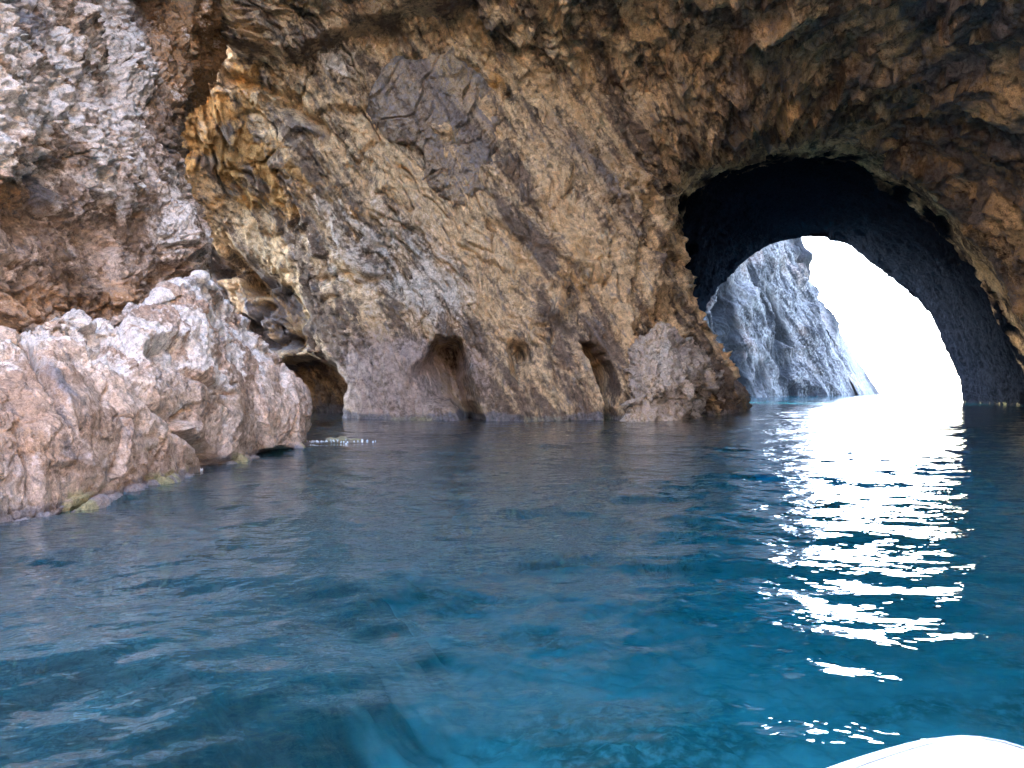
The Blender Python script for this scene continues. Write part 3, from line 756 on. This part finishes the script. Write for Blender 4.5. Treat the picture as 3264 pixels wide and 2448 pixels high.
def half(v):  # half-beam at distance v behind the nose
    v = np.maximum(v, 0); return .80 * (1 - np.exp(-v / 1.15)) * np.sqrt(np.clip(v / .08, 0, 1)) ** .9
vb = np.concatenate([np.linspace(3.4, .5, 40), np.linspace(.5, .06, 30)[1:], np.linspace(.06, 0, 9)[1:]])
left_ = [(-half(v), NOSE - v, TZ + .10 * math.exp(-v / .5) * 0) for v in vb]
right_ = [(half(v), NOSE - v, TZ) for v in vb[::-1][1:]]
path = np.array(left_ + right_)
# even out the path and round the nose
sarc = np.concatenate([[0], np.cumsum(np.linalg.norm(np.diff(path, axis=0), axis=1))])
su = np.linspace(0, sarc[-1], 240); path = np.stack([np.interp(su, sarc, path[:, i]) for i in range(3)], -1)
for _ in range(14): path[1:-1] = .25 * path[:-2] + .5 * path[1:-1] + .25 * path[2:]
rads = np.full(len(path), TR); q = np.minimum(np.arange(240), np.arange(240)[::-1]) / 18.0; rads *= np.clip(.35 + .65 * np.sqrt(np.clip(q, 0, 1)), 0, 1)
V, Fq = sweep(path, rads, 40); link_mesh('tube', V, Fq, M_PVC, parent=boat)
V, Fq = sweep(path[20:220], TR + .004, 6, math.radians(38), math.radians(50)); link_mesh('seam_strip', V, Fq, M_SEAM, parent=boat)
V, Fq = sweep(path[20:220], TR + .003, 6, math.radians(100), math.radians(106)); link_mesh('seam_strip', V, Fq, M_SEAM, parent=boat)
V, Fq = sweep(path[20:220], TR + .012, 10, math.radians(-18), math.radians(8)); link_mesh('rubbing_strip', V, Fq, M_SEAM, parent=boat)
fl = []
for yv in np.linspace(-1.4, 1.5, 12):
    hb = float(half(NOSE - yv)) - .05
    for zz in (.13, .17):
        fl += [(-hb, yv, zz), (hb, yv, zz)]
fl = np.array(fl).reshape(12, 4, 3)[:, [0, 1, 3, 2]]
V = fl.reshape(-1, 3); link_mesh('floor_board', V, grid_faces(12, 4, closed_v=True), M_FLOOR, parent=boat, smooth=False)
tb = np.array([(x, y, z) for y in (-1.40, -1.44) for (x, z) in ((-.5, .1), (.5, .1), (.5, .58), (-.5, .58))])
link_mesh('transom', tb, [(0, 1, 2, 3), (7, 6, 5, 4), (0, 4, 5, 1), (1, 5, 6, 2), (2, 6, 7, 3), (3, 7, 4, 0)], M_WOOD, parent=boat, smooth=False)

# ------------------------------------------------------------------ light and air
w = bpy.data.worlds.new('World'); scene.world = w; w.use_nodes = True
nt = w.node_tree; nt.nodes.clear(); b = NB(nt)
SUN_EL, SUN_AZ = math.radians(38), math.radians(-35)      # azimuth from +Y towards +X
sky = b.n('ShaderNodeTexSky', sky_type='NISHITA'); sky.sun_disc = False
sky.dust_density = 2.5; sky.ozone_density = .4; sky.air_density = .8; sky.sun_elevation = SUN_EL; sky.sun_rotation = SUN_AZ
bg = b.n('ShaderNodeBackground'); bg.inputs['Strength'].default_value = .15; nt.links.new(sky.outputs[0], bg.inputs[0])
wo = b.n('ShaderNodeOutputWorld'); nt.links.new(bg.outputs[0], wo.inputs[0])
sl = bpy.data.lights.new('sun', 'SUN'); sl.energy = 4.0; sl.angle = math.radians(.5); sl.color = (1.0, .95, .88)
so = bpy.data.objects.new('sun', sl); COL.objects.link(so)
so.rotation_euler = (math.pi / 2 - SUN_EL, 0, math.pi - SUN_AZ)
so.location = (40, 30, 80)

# ------------------------------------------------------------------ camera and render
cd = bpy.data.cameras.new('camera'); cam = bpy.data.objects.new('camera', cd); COL.objects.link(cam)
cd.sensor_width = 36; cd.lens = FPX * 36 / 3264; cd.shift_y = (YH - 1224) / 3264
cd.clip_start = .05; cd.clip_end = 10000
cam.location = (0, 0, H); cam.rotation_euler = (math.pi / 2, 0, 0)
scene.camera = cam
vs = scene.view_settings; vs.view_transform = 'Standard'; vs.look = 'None'; vs.exposure = 5.55; vs.gamma = 1
cy = scene.cycles
cy.use_denoising = True
try: cy.denoiser = 'OPENIMAGEDENOISE'
except Exception: pass
cy.max_bounces = 8; cy.diffuse_bounces = 5; cy.glossy_bounces = 4; cy.transparent_max_bounces = 12
cy.caustics_reflective = True; cy.caustics_refractive = False
cy.sample_clamp_indirect = 8.0
